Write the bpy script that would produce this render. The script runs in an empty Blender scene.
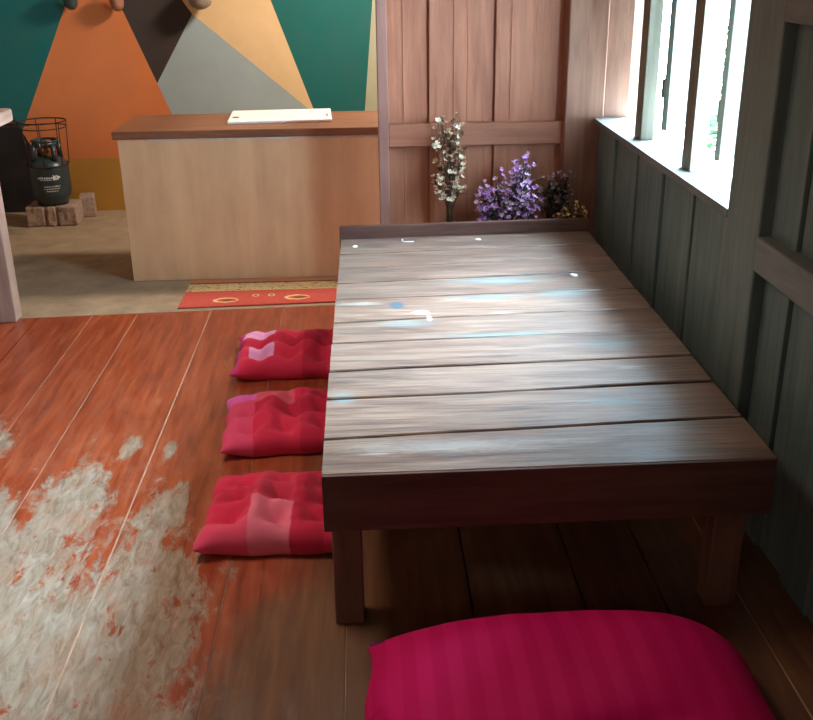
import bpy, bmesh, math, random
from mathutils import Vector, Matrix, noise
random.seed(7)
S = bpy.context.scene
COL = S.collection
PI = math.pi

# ------------------------------------------------------------------ helpers
def new_obj(name, bm, mat=None, parent=None, smooth=False, loc=None, rotz=0.0):
    me = bpy.data.meshes.new(name)
    bmesh.ops.recalc_face_normals(bm, faces=bm.faces[:])
    bm.to_mesh(me); bm.free()
    if mat is not None:
        for m in (mat if isinstance(mat, (list, tuple)) else [mat]):
            me.materials.append(m)
    if smooth:
        for p in me.polygons: p.use_smooth = True
    o = bpy.data.objects.new(name, me); COL.objects.link(o)
    if parent is not None: o.parent = parent
    if loc is not None: o.location = loc
    o.rotation_euler.z = rotz
    return o

def empty(name, label, cat, loc=(0, 0, 0), rotz=0.0, group=None):
    o = bpy.data.objects.new(name, None); COL.objects.link(o)
    o.empty_display_size = .1
    o.location = loc; o.rotation_euler = (0, 0, rotz)
    o['label'] = label; o['category'] = cat
    if group: o['group'] = group
    return o

def tag(o, label, cat, group=None):
    o['label'] = label; o['category'] = cat
    if group: o['group'] = group
    return o

def struct(name, bm, mat, parent=None, **k):
    o = new_obj(name, bm, mat, parent, **k)
    if parent is None: o['kind'] = 'structure'
    return o

def box(bm, x0, x1, y0, y1, z0, z1, bev=0.0, seg=2, mi=0):
    vs = [bm.verts.new((x, y, z)) for x in (x0, x1) for y in (y0, y1) for z in (z0, z1)]
    q = [(0, 1, 3, 2), (4, 6, 7, 5), (0, 4, 5, 1), (2, 3, 7, 6), (0, 2, 6, 4), (1, 5, 7, 3)]
    fs = [bm.faces.new([vs[i] for i in f]) for f in q]
    for f in fs: f.material_index = mi
    if bev > 0:
        es = list({e for f in fs for e in f.edges})
        r = bmesh.ops.bevel(bm, geom=es, offset=bev, segments=seg, affect='EDGES', profile=.5)
        for f in r['faces']: f.material_index = mi
    return vs

def prism(bm, pts, z0, z1, bev=0.0):
    """pts: plan outline (x, y) counter-clockwise"""
    lo = [bm.verts.new((x, y, z0)) for x, y in pts]; hi = [bm.verts.new((x, y, z1)) for x, y in pts]
    n = len(pts)
    fs = [bm.faces.new(lo[::-1]), bm.faces.new(hi)]
    for i in range(n):
        fs.append(bm.faces.new((lo[i], lo[(i + 1) % n], hi[(i + 1) % n], hi[i])))
    if bev > 0:
        bmesh.ops.bevel(bm, geom=list({e for f in fs for e in f.edges}), offset=bev, segments=2, affect='EDGES')

def tube(bm, pts, r, n=8, closed=False):
    pts = [Vector(p) for p in pts]; N = len(pts)
    rr = r if isinstance(r, (list, tuple)) else [r] * N
    rings = []
    ref = None
    for i, p in enumerate(pts):
        a = pts[(i - 1) % N] if (closed or i) else pts[0]
        b = pts[(i + 1) % N] if (closed or i < N - 1) else pts[-1]
        t = (b - a).normalized()
        if ref is None or abs(ref.dot(t)) > .95:
            ref = Vector((0, 0, 1)) if abs(t.z) < .9 else Vector((1, 0, 0))
        u = t.cross(ref).normalized(); v = t.cross(u).normalized()
        rings.append([bm.verts.new(p + (u * math.cos(2 * PI * k / n) + v * math.sin(2 * PI * k / n)) * rr[i]) for k in range(n)])
    for i in range(N if closed else N - 1):
        A, B = rings[i], rings[(i + 1) % N]
        for k in range(n):
            bm.faces.new((A[k], A[(k + 1) % n], B[(k + 1) % n], B[k]))
    if not closed:
        bm.faces.new(rings[0][::-1]); bm.faces.new(rings[-1])

def lathe(bm, prof, n=32, c=(0, 0, 0), M=None):
    rings = []
    def P(x, y, z):
        v = Vector((x, y, z))
        if M is not None: v = M @ v
        return v + Vector(c)
    for r, z in prof:
        if r < 1e-5: rings.append([bm.verts.new(P(0, 0, z))])
        else: rings.append([bm.verts.new(P(r * math.cos(2 * PI * k / n), r * math.sin(2 * PI * k / n), z)) for k in range(n)])
    for A, B in zip(rings, rings[1:]):
        for k in range(n):
            if len(A) == 1 and len(B) == 1: continue
            if len(A) == 1: bm.faces.new((A[0], B[k], B[(k + 1) % n]))
            elif len(B) == 1: bm.faces.new((A[k], A[(k + 1) % n], B[0]))
            else: bm.faces.new((A[k], A[(k + 1) % n], B[(k + 1) % n], B[k]))

# ------------------------------------------------------------------ node helper
class NT:
    def __init__(s, name):
        s.m = bpy.data.materials.new(name); s.m.use_nodes = True
        s.t = s.m.node_tree; s.b = s.t.nodes['Principled BSDF']; s.tc = None
    def n(s, typ, **k):
        nd = s.t.nodes.new(typ)
        for a, v in k.items(): setattr(nd, a, v)
        return nd
    def put(s, inp, v):
        if isinstance(v, bpy.types.NodeSocket): s.t.links.new(v, inp)
        elif v is not None:
            if isinstance(v, (tuple, list)) and inp.type == 'RGBA' and len(v) == 3: v = (*v, 1)
            inp.default_value = v
    def co(s):
        if s.tc is None: s.tc = s.n('ShaderNodeTexCoord')
        return s.tc.outputs['Object']
    def mapv(s, scale=(1, 1, 1), loc=(0, 0, 0), rot=(0, 0, 0), v=None):
        nd = s.n('ShaderNodeMapping'); s.put(nd.inputs['Vector'], v or s.co())
        nd.inputs['Scale'].default_value = scale; nd.inputs['Location'].default_value = loc; nd.inputs['Rotation'].default_value = rot
        return nd.outputs[0]
    def noise(s, v, scale=5, detail=4, rough=.55, dist=0.0):
        nd = s.n('ShaderNodeTexNoise'); s.put(nd.inputs['Vector'], v)
        nd.inputs['Scale'].default_value = scale; nd.inputs['Detail'].default_value = detail
        nd.inputs['Roughness'].default_value = rough; nd.inputs['Distortion'].default_value = dist
        return nd.outputs['Fac']
    def math(s, op, a, b=None, c=None, clamp=False):
        nd = s.n('ShaderNodeMath', operation=op, use_clamp=clamp)
        s.put(nd.inputs[0], a)
        if b is not None: s.put(nd.inputs[1], b)
        if c is not None: s.put(nd.inputs[2], c)
        return nd.outputs[0]
    def ramp(s, f, *st, interp='LINEAR'):
        nd = s.n('ShaderNodeValToRGB'); s.put(nd.inputs[0], f); cr = nd.color_ramp; cr.interpolation = interp
        while len(cr.elements) < len(st): cr.elements.new(.5)
        for e, (p, c) in zip(cr.elements, st):
            e.position = p; e.color = (*c, 1) if isinstance(c, (tuple, list)) else (c, c, c, 1)
        return nd.outputs[0]
    def mix(s, f, a, b, mode='MIX'):
        nd = s.n('ShaderNodeMix', data_type='RGBA', blend_type=mode)
        s.put(nd.inputs[0], f); s.put(nd.inputs[6], a); s.put(nd.inputs[7], b)
        return nd.outputs[2]
    def sep(s, v=None):
        nd = s.n('ShaderNodeSeparateXYZ'); s.put(nd.inputs[0], v or s.co()); return nd.outputs
    def blob(s, c, r, soft=.4, wob=None, amp=0.0):
        """1 inside an ellipse at c (x,y,z) with radii r in object space"""
        mp = s.n('ShaderNodeMapping', vector_type='TEXTURE'); s.put(mp.inputs[0], s.co())
        mp.inputs['Location'].default_value = c; mp.inputs['Scale'].default_value = r
        ln = s.n('ShaderNodeVectorMath', operation='LENGTH'); s.put(ln.inputs[0], mp.outputs[0])
        d = ln.outputs['Value']
        if wob is not None: d = s.math('ADD', d, s.math('MULTIPLY', s.math('SUBTRACT', wob, .5), amp))
        mr = s.n('ShaderNodeMapRange', clamp=True); s.put(mr.inputs[0], d)
        mr.inputs[1].default_value = 1 - soft; mr.inputs[2].default_value = 1; mr.inputs[3].default_value = 1; mr.inputs[4].default_value = 0
        return mr.outputs[0]
    def side(s, x1, z1, x2, z2):
        """1 on the right-hand side of the upward line (x1,z1)->(x2,z2) in the object's xz plane"""
        nx, nz = (z2 - z1), -(x2 - x1)
        nd = s.n('ShaderNodeVectorMath', operation='DOT_PRODUCT'); s.put(nd.inputs[0], s.co()); nd.inputs[1].default_value = (nx, 0, nz)
        return s.math('GREATER_THAN', nd.outputs['Value'], nx * x1 + nz * z1)
    def bump(s, h, strength=.3, dist=.01):
        nd = s.n('ShaderNodeBump'); s.put(nd.inputs['Height'], h)
        nd.inputs['Strength'].default_value = strength; nd.inputs['Distance'].default_value = dist
        s.put(s.b.inputs['Normal'], nd.outputs[0]); s.put(s.b.inputs['Coat Normal'], nd.outputs[0])
    def out(s, color=None, rough=None, metal=None, spec=None, coat=None, coat_r=None, sheen=None):
        B = s.b.inputs
        s.put(B['Base Color'], color); s.put(B['Roughness'], rough); s.put(B['Metallic'], metal)
        s.put(B['Specular IOR Level'], spec); s.put(B['Coat Weight'], coat); s.put(B['Coat Roughness'], coat_r); s.put(B['Sheen Weight'], sheen)
        return s.m

def simple(name, c, r=.6, metal=0.0, var=.12, scale=30, bump=0.0):
    t = NT(name); f = t.noise(t.co(), scale, 4)
    d = tuple(x * (1 - var) for x in c); l = tuple(min(1, x * (1 + var)) for x in c)
    if bump: t.bump(f, bump, .004)
    return t.out(t.ramp(f, (.3, d), (.7, l)), r, metal)

def srgb(r, g, b):
    f = lambda v: (v / 255 / 12.92) if v / 255 <= .04045 else ((v / 255 + .055) / 1.055) ** 2.4
    return (f(r), f(g), f(b))

def wood(name, dark, light, axis='z', stretch=14, rough=.55, scale=7, bump=.25, spec=.4, per_obj=False):
    t = NT(name)
    sc = {'x': (1, stretch, stretch), 'y': (stretch, 1, stretch), 'z': (stretch, stretch, 1)}[axis]
    v = t.mapv(tuple(a * .35 for a in sc))
    f1 = t.noise(v, scale, 6, .6, .6); f2 = t.noise(t.mapv((1, 1, 1)), 3.5, 3)
    f = t.math('ADD', t.math('MULTIPLY', f1, .75), t.math('MULTIPLY', f2, .3))
    c = t.ramp(f, (.34, dark), (.68, light))
    t.bump(f1, bump, .004)
    return t.out(c, rough, spec=spec)

# ------------------------------------------------------------------ materials
def mat_floor():
    t = NT('red_painted_boards')
    X, Y, Z = t.sep()
    g = t.noise(t.mapv((9, .8, 1)), 4, 6, .6, .4)
    w = t.noise(t.mapv((3.6, 1.7, 1)), 2.4, 10, .72, .6)
    w2 = t.noise(t.mapv((7, 3.0, 1)), 2.6, 9, .72, .5)
    red = t.ramp(g, (.25, srgb(106, 38, 18)), (.5, srgb(148, 62, 32)), (.78, srgb(176, 90, 52)))
    bare = t.ramp(t.noise(t.mapv((8, 2.2, 1)), 5, 9, .72, 1.0), (.3, srgb(112, 88, 66)), (.46, srgb(142, 126, 106)), (.62, srgb(166, 152, 134)), (.78, srgb(186, 174, 156)))
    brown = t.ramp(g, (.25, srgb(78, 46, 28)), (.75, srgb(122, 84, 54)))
    # worn patches where feet have rubbed the paint off
    m = None
    for c, r in (((-.62, 2.02, 0), (.26, .62, 1)), ((-.90, 2.62, 0), (.16, .34, 1)), ((-.80, 3.0, 0), (.045, .14, 1)), ((-.62, 2.55, 0), (.10, .26, 1)),
                 ((-.98, 2.2, 0), (.3, .55, 1)), ((-.8, 1.9, 0), (.35, .5, 1)), ((-1.15, 2.55, 0), (.14, .3, 1)), ((-1.28, 3.0, 0), (.1, .3, 1)), ((-.66, 2.95, 0), (.03, .10, 1)), ((-.5, 1.5, 0), (.4, .4, 1))):
        b = t.blob(c, r, .75, w, 1.5)
        m = b if m is None else t.math('MAXIMUM', m, b)
    worn = t.math('MULTIPLY', m, t.ramp(t.math('ADD', t.math('MULTIPLY', w, .75), t.math('MULTIPLY', w2, .25)), (.36, 0), (.47, 1)))
    worn = t.ramp(t.math('ADD', worn, t.math('MULTIPLY', t.math('SUBTRACT', w2, .5), 2.1)), (.26, 0), (.56, 1))
    rust = t.ramp(t.noise(t.mapv((2.6, 1.6, 1)), 3.1, 7, .7, .5), (.5, 0), (.72, .5))
    bare = t.mix(rust, bare, srgb(170, 104, 66))
    ws = t.math('MULTIPLY', worn, .9)
    thin = t.math('MULTIPLY', t.ramp(w2, (.45, 0), (.7, .35)), t.blob((-.9, 2.3, 0), (1.0, 1.9, 1), .8))
    red = t.mix(thin, red, srgb(186, 132, 100))
    c = t.mix(ws, red, bare)
    # strip beside and under the table: bare brown varnish, with the table's shade painted in
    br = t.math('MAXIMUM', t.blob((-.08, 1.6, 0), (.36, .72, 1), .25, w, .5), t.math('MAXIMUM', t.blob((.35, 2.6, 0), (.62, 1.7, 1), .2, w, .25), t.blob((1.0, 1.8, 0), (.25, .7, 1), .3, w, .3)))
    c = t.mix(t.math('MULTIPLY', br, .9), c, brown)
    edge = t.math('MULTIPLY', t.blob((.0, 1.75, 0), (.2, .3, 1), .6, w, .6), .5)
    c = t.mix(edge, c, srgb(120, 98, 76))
    t.bump(t.math('ADD', g, t.math('MULTIPLY', worn, -.6)), .25, .003)
    r = t.ramp(w2, (.3, .28), (.7, .44))
    return t.out(c, r, spec=.6, coat=.3, coat_r=.3)

def mat_concrete():
    t = NT('kitchen_concrete')
    f = t.noise(t.co(), 6, 8, .65); h = t.noise(t.co(), 1.6, 4)
    c = t.mix(t.ramp(h, (.4, 0), (.65, .7)), t.ramp(f, (.3, srgb(128, 106, 80)), (.7, srgb(176, 150, 120))), srgb(148, 124, 98))
    t.bump(f, .3, .004)
    return t.out(c, .8)

def mat_mural():
    t = NT('mural_paint')
    f = t.noise(t.co(), 5, 6, .6)
    teal, org, blk, gry, tan, olv, yel = srgb(22, 100, 94), srgb(212, 120, 66), srgb(60, 50, 46), srgb(160, 172, 170), srgb(226, 188, 138), srgb(178, 174, 144), srgb(182, 130, 52)
    A = t.side(-2.08, .594, -1.738, 1.28)          # right of: orange
    Bm = t.side(-.83, -.02, -1.434, 1.275) if False else None
    # orange/black line goes down to the right: right of it when walking upward
    Bm = t.side(-1.194, .626, -1.44, 1.275)
    Cm = t.side(-1.251, .797, -1.005, 1.19)        # black -> grey
    Dm = t.side(-.324, .61, -1.005, 1.19)          # below: grey, above: tan
    Em = t.side(-.304, .622, -.532, 1.27)          # tan -> teal
    Gm = t.side(.021, .604, .085, 1.27)            # teal -> olive
    c = t.mix(A, teal, org)
    up = t.math('MULTIPLY', Bm, t.math('SUBTRACT', 1.0, Cm))
    c = t.mix(Bm, c, gry)
    c = t.mix(up, c, blk)
    c = t.mix(t.math('MULTIPLY', Dm, Bm), c, tan)
    Km = t.side(-1.005, 1.19, -1.062, 1.275)       # black stays left of this short edge
    c = t.mix(t.math('MULTIPLY', t.math('MULTIPLY', t.math('SUBTRACT', 1.0, Km), Bm), t.math('SUBTRACT', 1.0, Cm)), c, blk)
    c = t.mix(Em, c, teal)
    # orange corner above the second teal shape
    c = t.mix(t.math('MULTIPLY', Em, t.side(-.52, 1.235, -.56, 1.2) if False else t.side(-.53, 1.238, -.45, 1.29)), c, c)
    c = t.mix(Gm, c, olv)
    Xs, Ys, Zs = t.sep()
    low = t.math('MULTIPLY', t.math('LESS_THAN', t.math('ADD', Zs, t.math('MULTIPLY', f, .05)), .36), t.math('MULTIPLY', A, t.math('SUBTRACT', 1.0, Bm)))
    c = t.mix(low, c, yel)
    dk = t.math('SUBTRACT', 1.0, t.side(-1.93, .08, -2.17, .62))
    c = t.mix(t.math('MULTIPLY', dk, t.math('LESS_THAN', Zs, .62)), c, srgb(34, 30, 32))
    c = t.mix(t.ramp(f, (.35, .12), (.65, 0)), c, (.12, .09, .06))
    t.bump(f, .1, .003)
    return t.out(c, .6, spec=.3)

def mat_table():
    t = NT('weathered_table_planks')
    def spot(q, *k): return t.blob((q[0] - .41, q[1] - 2.95, q[2]), *k)
    X, Y, Z = t.sep()
    nd = t.n('ShaderNodeObjectInfo')
    off = t.n('ShaderNodeVectorMath', operation='ADD'); t.put(off.inputs[0], t.co())
    sc = t.n('ShaderNodeVectorMath', operation='SCALE'); sc.inputs[0].default_value = (7, 13, 5); t.put(sc.inputs['Scale'], nd.outputs['Random']); t.put(off.inputs[1], sc.outputs[0])
    v = t.mapv((.9, 13, 4), v=off.outputs[0])
    g = t.noise(v, 4.2, 7, .62, .7); g2 = t.noise(t.mapv((.6, 5.0, 1), v=off.outputs[0]), 3.2, 5, .6, .8)
    f = t.math('ADD', t.math('MULTIPLY', g, .7), t.math('MULTIPLY', g2, .42))
    c = t.ramp(f, (.36, srgb(44, 24, 16)), (.48, srgb(92, 56, 38)), (.60, srgb(126, 84, 60)), (.78, srgb(166, 130, 104)))
    c = t.mix(t.ramp(t.noise(t.mapv((.7, 7, 1), v=off.outputs[0]), 4.5, 5, .6, 1.0), (.46, 0), (.64, .5)), c, srgb(168, 136, 112))
    c = t.mix(t.math('MULTIPLY', nd.outputs['Random'], .28), c, srgb(112, 84, 70))
    fine = t.noise(t.mapv((.8, 26, 4), v=off.outputs[0]), 5, 6, .65, .5)
    c = t.mix(t.ramp(fine, (.34, .8), (.50, 0)), c, srgb(46, 30, 24))
    wob = t.noise(t.mapv((2.5, 11, 1)), 6, 8, .72, 1.2)
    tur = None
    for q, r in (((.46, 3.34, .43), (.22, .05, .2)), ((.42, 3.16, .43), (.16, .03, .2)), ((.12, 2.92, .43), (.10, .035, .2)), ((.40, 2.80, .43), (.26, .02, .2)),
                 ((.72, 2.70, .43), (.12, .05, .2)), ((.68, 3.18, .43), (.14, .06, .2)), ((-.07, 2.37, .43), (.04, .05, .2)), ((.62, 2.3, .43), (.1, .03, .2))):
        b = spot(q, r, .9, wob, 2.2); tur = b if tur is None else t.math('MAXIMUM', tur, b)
    c = t.mix(t.math('MULTIPLY', tur, .38), c, srgb(96, 156, 160))  # turquoise paint smears; towards the right, window sheen painted in too
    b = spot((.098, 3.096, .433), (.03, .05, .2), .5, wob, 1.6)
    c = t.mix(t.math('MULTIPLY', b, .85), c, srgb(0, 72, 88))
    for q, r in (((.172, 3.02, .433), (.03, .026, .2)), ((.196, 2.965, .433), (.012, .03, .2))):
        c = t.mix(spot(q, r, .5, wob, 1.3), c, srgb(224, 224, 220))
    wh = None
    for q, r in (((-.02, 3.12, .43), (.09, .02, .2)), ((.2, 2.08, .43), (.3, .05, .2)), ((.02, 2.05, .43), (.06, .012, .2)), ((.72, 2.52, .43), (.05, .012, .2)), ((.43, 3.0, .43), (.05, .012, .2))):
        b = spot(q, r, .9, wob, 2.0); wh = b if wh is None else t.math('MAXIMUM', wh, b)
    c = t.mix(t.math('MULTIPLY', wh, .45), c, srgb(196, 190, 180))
    t.bump(t.math('ADD', t.math('ADD', g, t.math('MULTIPLY', wob, .3)), t.math('MULTIPLY', fine, .6)), .4, .004)
    return t.out(c, t.ramp(g2, (.3, .36), (.7, .5)), spec=.7, coat=.75, coat_r=.36, sheen=.1)

def mat_plaid(name, patches):
    """red cotton with woven bands and a few coloured checks: patches = (x0, x1, y0, y1, colour, strength)"""
    t = NT(name)
    X, Y, Z = t.sep()
    w = t.noise(t.co(), 14, 3)
    Xw = t.math('ADD', X, t.math('MULTIPLY', t.math('SUBTRACT', w, .5), .02)); Yw = t.math('ADD', Y, t.math('MULTIPLY', t.math('SUBTRACT', w, .5), -.02))
    def edge(a, lo, hi):
        m1 = t.n('ShaderNodeMapRange', clamp=True); t.put(m1.inputs[0], a); m1.inputs[1].default_value = lo - .003; m1.inputs[2].default_value = lo + .003
        m2 = t.n('ShaderNodeMapRange', clamp=True); t.put(m2.inputs[0], a); m2.inputs[1].default_value = hi - .003; m2.inputs[2].default_value = hi + .003; m2.inputs[3].default_value = 1; m2.inputs[4].default_value = 0
        return t.math('MULTIPLY', m1.outputs[0], m2.outputs[0])
    f = t.noise(t.co(), 9, 3)
    c = t.mix(f, srgb(226, 56, 88), srgb(212, 42, 74))
    c = t.mix(t.math('MULTIPLY', edge(Xw, .04, .13), .4), c, srgb(158, 16, 44))
    c = t.mix(t.math('MULTIPLY', edge(Yw, -.03, .06), .35), c, srgb(164, 22, 48))
    for x0, x1, y0, y1, col, k in patches:
        c = t.mix(t.math('MULTIPLY', t.math('MULTIPLY', edge(Xw, x0, x1), edge(Yw, y0, y1)), k), c, col)
    t.bump(t.noise(t.co(), 240, 2), .12, .002)
    return t.out(c, .85, spec=.2, sheen=.08)

def mat_stripe():
    t = NT('magenta_striped_satin')
    X, Y, Z = t.sep()
    s = t.math('SINE', t.math('MULTIPLY', X, 2 * PI / .062))
    k = t.ramp(t.math('ADD', t.math('MULTIPLY', s, .5), .5), (.38, 0), (.62, 1))
    f = t.noise(t.co(), 5, 3)
    c = t.mix(k, srgb(200, 10, 88), srgb(208, 16, 96))
    c = t.mix(t.math('MULTIPLY', f, .3), c, srgb(176, 6, 84))
    t.bump(t.noise(t.co(), 300, 2), .08, .002)
    return t.out(c, t.ramp(k, (0, .75), (1, .66)), spec=.15, sheen=.0)

def mat_rug():
    t = NT('red_paisley_mat')
    X, Y, Z = t.sep()
    red, tan, org, dk = srgb(198, 88, 74), srgb(226, 192, 134), srgb(200, 124, 84), srgb(112, 84, 60)
    f = t.noise(t.co(), 60, 4)
    c = t.mix(t.ramp(f, (.35, .25), (.65, 0)), red, srgb(150, 44, 32))
    c = t.mix(t.math('GREATER_THAN', Y, .335), c, org)
    band = t.math('MULTIPLY', t.math('GREATER_THAN', Y, .20), t.math('LESS_THAN', Y, .315))
    orn = t.math('GREATER_THAN', t.noise(t.mapv((14, 30, 1)), 3, 3, .5, 1.2), .6)
    c = t.mix(band, c, t.mix(orn, tan, dk))
    ln = t.math('MULTIPLY', t.math('GREATER_THAN', Y, .315), t.math('LESS_THAN', Y, .335)); c = t.mix(ln, c, dk)
    for x in (-.45, -.115, .42):
        for dx, rr, col in ((0, (.066, .040, 1), tan), (.006, (.054, .026, 1), red), (.01, (.034, .014, 1), dk)):
            c = t.mix(t.math('GREATER_THAN', t.blob((x + dx, .058 + (.02 if x > -.2 else 0), 0), rr, .2, f, .5), .5), c, col)
    for x in (-.315, -.24, .23):
        c = t.mix(t.math('GREATER_THAN', t.blob((x, .12, 0), (.018, .02, 1), .2), .5), c, tan)
        c = t.mix(t.math('GREATER_THAN', t.blob((x, .12, 0), (.011, .012, 1), .2), .5), c, dk)
    t.bump(f, .3, .003)
    return t.out(c, .9, spec=.15)

def mat_counter():
    t = NT('painted_plywood')
    f = t.noise(t.mapv((3, 1, 1)), 4, 6, .6); s = t.noise(t.mapv((2.6, 1, .12)), 3, 3)
    c = t.ramp(t.math('ADD', t.math('MULTIPLY', f, .4), t.math('MULTIPLY', s, .6)), (.36, srgb(200, 152, 112)), (.66, srgb(224, 176, 130)))
    t.bump(f, .1, .003)
    return t.out(c, .5, spec=.4)

M = {}
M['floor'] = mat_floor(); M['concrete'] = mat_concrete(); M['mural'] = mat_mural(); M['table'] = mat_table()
M['dark_wood'] = wood('dark_apron_wood', srgb(70, 44, 38), srgb(112, 76, 64), 'x', 12, .5)
M['leg_wood'] = wood('dark_leg_wood', srgb(92, 58, 46), srgb(136, 92, 74), 'z', 12, .5)
M['red_wood'] = wood('reddish_board_wood', srgb(162, 98, 72), srgb(200, 130, 98), 'z', 12, .55)
M['red_wood_x'] = wood('reddish_rail_wood', srgb(160, 98, 74), srgb(194, 128, 98), 'x', 12, .55)
M['mauve_wood'] = wood('mauve_stile_wood', srgb(150, 102, 90), srgb(182, 132, 116), 'z', 12, .55)
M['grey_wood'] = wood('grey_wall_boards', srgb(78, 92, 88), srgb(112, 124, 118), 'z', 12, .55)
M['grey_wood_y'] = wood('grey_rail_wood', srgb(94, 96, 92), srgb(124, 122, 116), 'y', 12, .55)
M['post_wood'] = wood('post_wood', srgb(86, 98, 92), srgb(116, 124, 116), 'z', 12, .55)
M['corner_wood'] = wood('corner_post_wood', srgb(128, 84, 66), srgb(166, 116, 92), 'z', 12, .55)
M['bar_wood'] = wood('window_bar_wood', srgb(84, 76, 60), srgb(120, 110, 92), 'z', 12, .6)
M['pale_wood_z'] = wood('pale_bench_wood', srgb(138, 110, 94), srgb(180, 150, 132), 'z', 10, .6)
M['pale_wood_y'] = wood('pale_bench_top_wood', srgb(160, 128, 112), srgb(204, 174, 158), 'y', 10, .6)
M['counter_top'] = wood('counter_top_wood', srgb(98, 58, 38), srgb(146, 92, 62), 'x', 12, .42)
M['counter'] = mat_counter()
M['white_plastic'] = simple('white_board_plastic', (.80, .76, .70), .4, var=.04)
M['dark_hole'] = simple('dark_slot', (.05, .04, .04), .8)
M['rug'] = mat_rug()
M['cushion'] = mat_plaid('red_plaid_cloth', [(-.075, .04, -.20, -.04, srgb(232, 122, 142), .85), (-.3, -.075, -.3, -.12, srgb(232, 90, 120), .6), (-.075, .04, -.04, .3, srgb(206, 62, 88), .5)])
M['cushion_magenta'] = mat_plaid('red_cloth_with_magenta_corner', [(-.3, -.115, .09, .3, srgb(236, 110, 196), .9), (-.3, -.115, -.3, .09, srgb(236, 92, 134), .6), (-.115, .02, .03, .3, srgb(228, 110, 128), .6)])
M['cushion_lilac'] = mat_plaid('red_cloth_with_lilac_checks', [(-.205, -.075, .055, .165, srgb(236, 176, 226), .9), (-.17, -.075, -.12, -.015, srgb(234, 172, 224), .85), (-.3, -.205, -.3, .3, srgb(206, 60, 150), .6)])
M['stripe'] = mat_stripe()
M['purple_hem'] = simple('purple_hem_cloth', srgb(110, 24, 92), .7, var=.1)
M['thread'] = simple('red_thread', srgb(140, 20, 44), .8)
M['cyl'] = simple('green_black_enamel', srgb(44, 56, 58), .35, var=.15, scale=14)
M['cyl_text'] = simple('white_print', (.72, .72, .70), .6, var=.1)
M['wire'] = simple('rusty_wire', srgb(58, 34, 28), .6, .3)
M['valve'] = simple('brass_valve', srgb(150, 96, 60), .4, .7)
M['dark_plastic'] = simple('dark_regulator', srgb(30, 32, 36), .4)
M['block'] = simple('rough_concrete_block', srgb(158, 132, 114), .95, var=.3, scale=60, bump=.6)
M['clay'] = simple('brown_clay', srgb(150, 98, 70), .7, var=.2)
M['clay_grey'] = simple('grey_clay', srgb(140, 122, 104), .7, var=.2)
M['ceramic_dark'] = simple('dark_glaze', srgb(52, 62, 56), .35, var=.2)
M['white_glaze'] = simple('white_glaze', srgb(190, 190, 180), .35, var=.1)
M['stem'] = simple('dry_stem', srgb(96, 68, 48), .8, var=.2)
M['stem_green'] = simple('dull_green_stem', srgb(58, 62, 44), .8, var=.2)
M['cream_flower'] = simple('cream_petals', srgb(232, 214, 184), .8, var=.15, scale=50)
M['tan_seed'] = simple('tan_seed_heads', srgb(194, 152, 120), .9, var=.25, scale=60)
M['purple_flower'] = simple('purple_petals', srgb(172, 112, 172), .8, var=.25, scale=40)
M['lilac_flower'] = simple('lilac_petals', srgb(216, 176, 210), .8, var=.2, scale=40)
M['faded_flower'] = simple('faded_mauve_petals', srgb(142, 108, 112), .9, var=.25, scale=40)
M['yellow_flower'] = simple('yellow_petals', srgb(216, 166, 96), .8, var=.2, scale=40)
M['vase'] = simple('brown_vase_glaze', srgb(78, 52, 38), .35, var=.15)
M['plaster'] = simple('old_plaster', srgb(168, 142, 118), .8, var=.1, scale=4)
M['ceil'] = simple('ceiling_boards_paint', srgb(140, 112, 90), .7, var=.1, scale=4)
M['outside_ground'] = simple('pale_outdoor_concrete', (.62, .60, .56), .9, var=.1, scale=3)
M['leaf'] = simple('green_leaves', srgb(44, 84, 34), .7, var=.3, scale=9)
M['white_wood'] = wood('weathered_shutter', srgb(40, 38, 30), srgb(60, 56, 44), 'z', 10, .7)
M['petal'] = simple('white_petal', (.86, .85, .83), .5, var=.03)

# ------------------------------------------------------------------ setting
CEIL = 2.55
YW = 6.396      # mural wall
YP = 4.385      # partition face
def fedge(x): return 4.385 + (x + .2) * .05
bm = bmesh.new()      # board floor: long planks running away from the camera
seams = [-3.0, -2.71, -2.45, -2.2, -1.97, -1.73, -1.49, -1.25, -1.048, -.716, -.385, -.072, .24, .52, .72, .914, 1.15]
for a, b in zip(seams, seams[1:]):
    g = .0022
    prism(bm, [(a + g, -1.5), (b - g, -1.5), (b - g, fedge(b)), (a + g, fedge(a))], -.04, 0, .0012)
box(bm, -3.0, 1.15, -1.5, 4.3, -.1, -.041)
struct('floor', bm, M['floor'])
bm = bmesh.new(); 
for a, w in ((-1.25, .0007), (-1.048, .0010), (-.716, .0021), (-.385, .0008), (-.072, .0010), (.914, .0012)):   # pale filler in some of the joints
    box(bm, a - w, a + w, -1.5, fedge(a) - .002, -.03, -.0012)
struct('trim_1', bm, simple('pale_joint_filler', srgb(186, 150, 124), .8, var=.3, scale=9))
bm = bmesh.new(); box(bm, -3.2, 1.3, 4.302, YW + .15, -.16, -.1); 
prism(bm, [(-3.2, fedge(-3.2) + .002), (1.15, fedge(1.15) + .002), (1.15, YW + .05), (-3.2, YW + .05)], -.1, 0)
struct('floor_kitchen', bm, M['concrete'])
bm = bmesh.new(); box(bm, -3.2, 1.3, YW, YW + .12, -.16, CEIL)
struct('wall_back', bm, M['mural'])
bm = bmesh.new(); box(bm, -3.12, -3.0, -1.6, YW, -.1, CEIL); struct('wall_left', bm, M['plaster'])
bm = bmesh.new(); box(bm, -3.12, 1.15, -1.62, -1.5, -.1, CEIL); struct('wall_near', bm, M['plaster'])
bm = bmesh.new(); box(bm, 1.15, 1.25, 4.46, YW, -.1, CEIL); struct('wall_kitchen', bm, M['plaster'])
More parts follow.
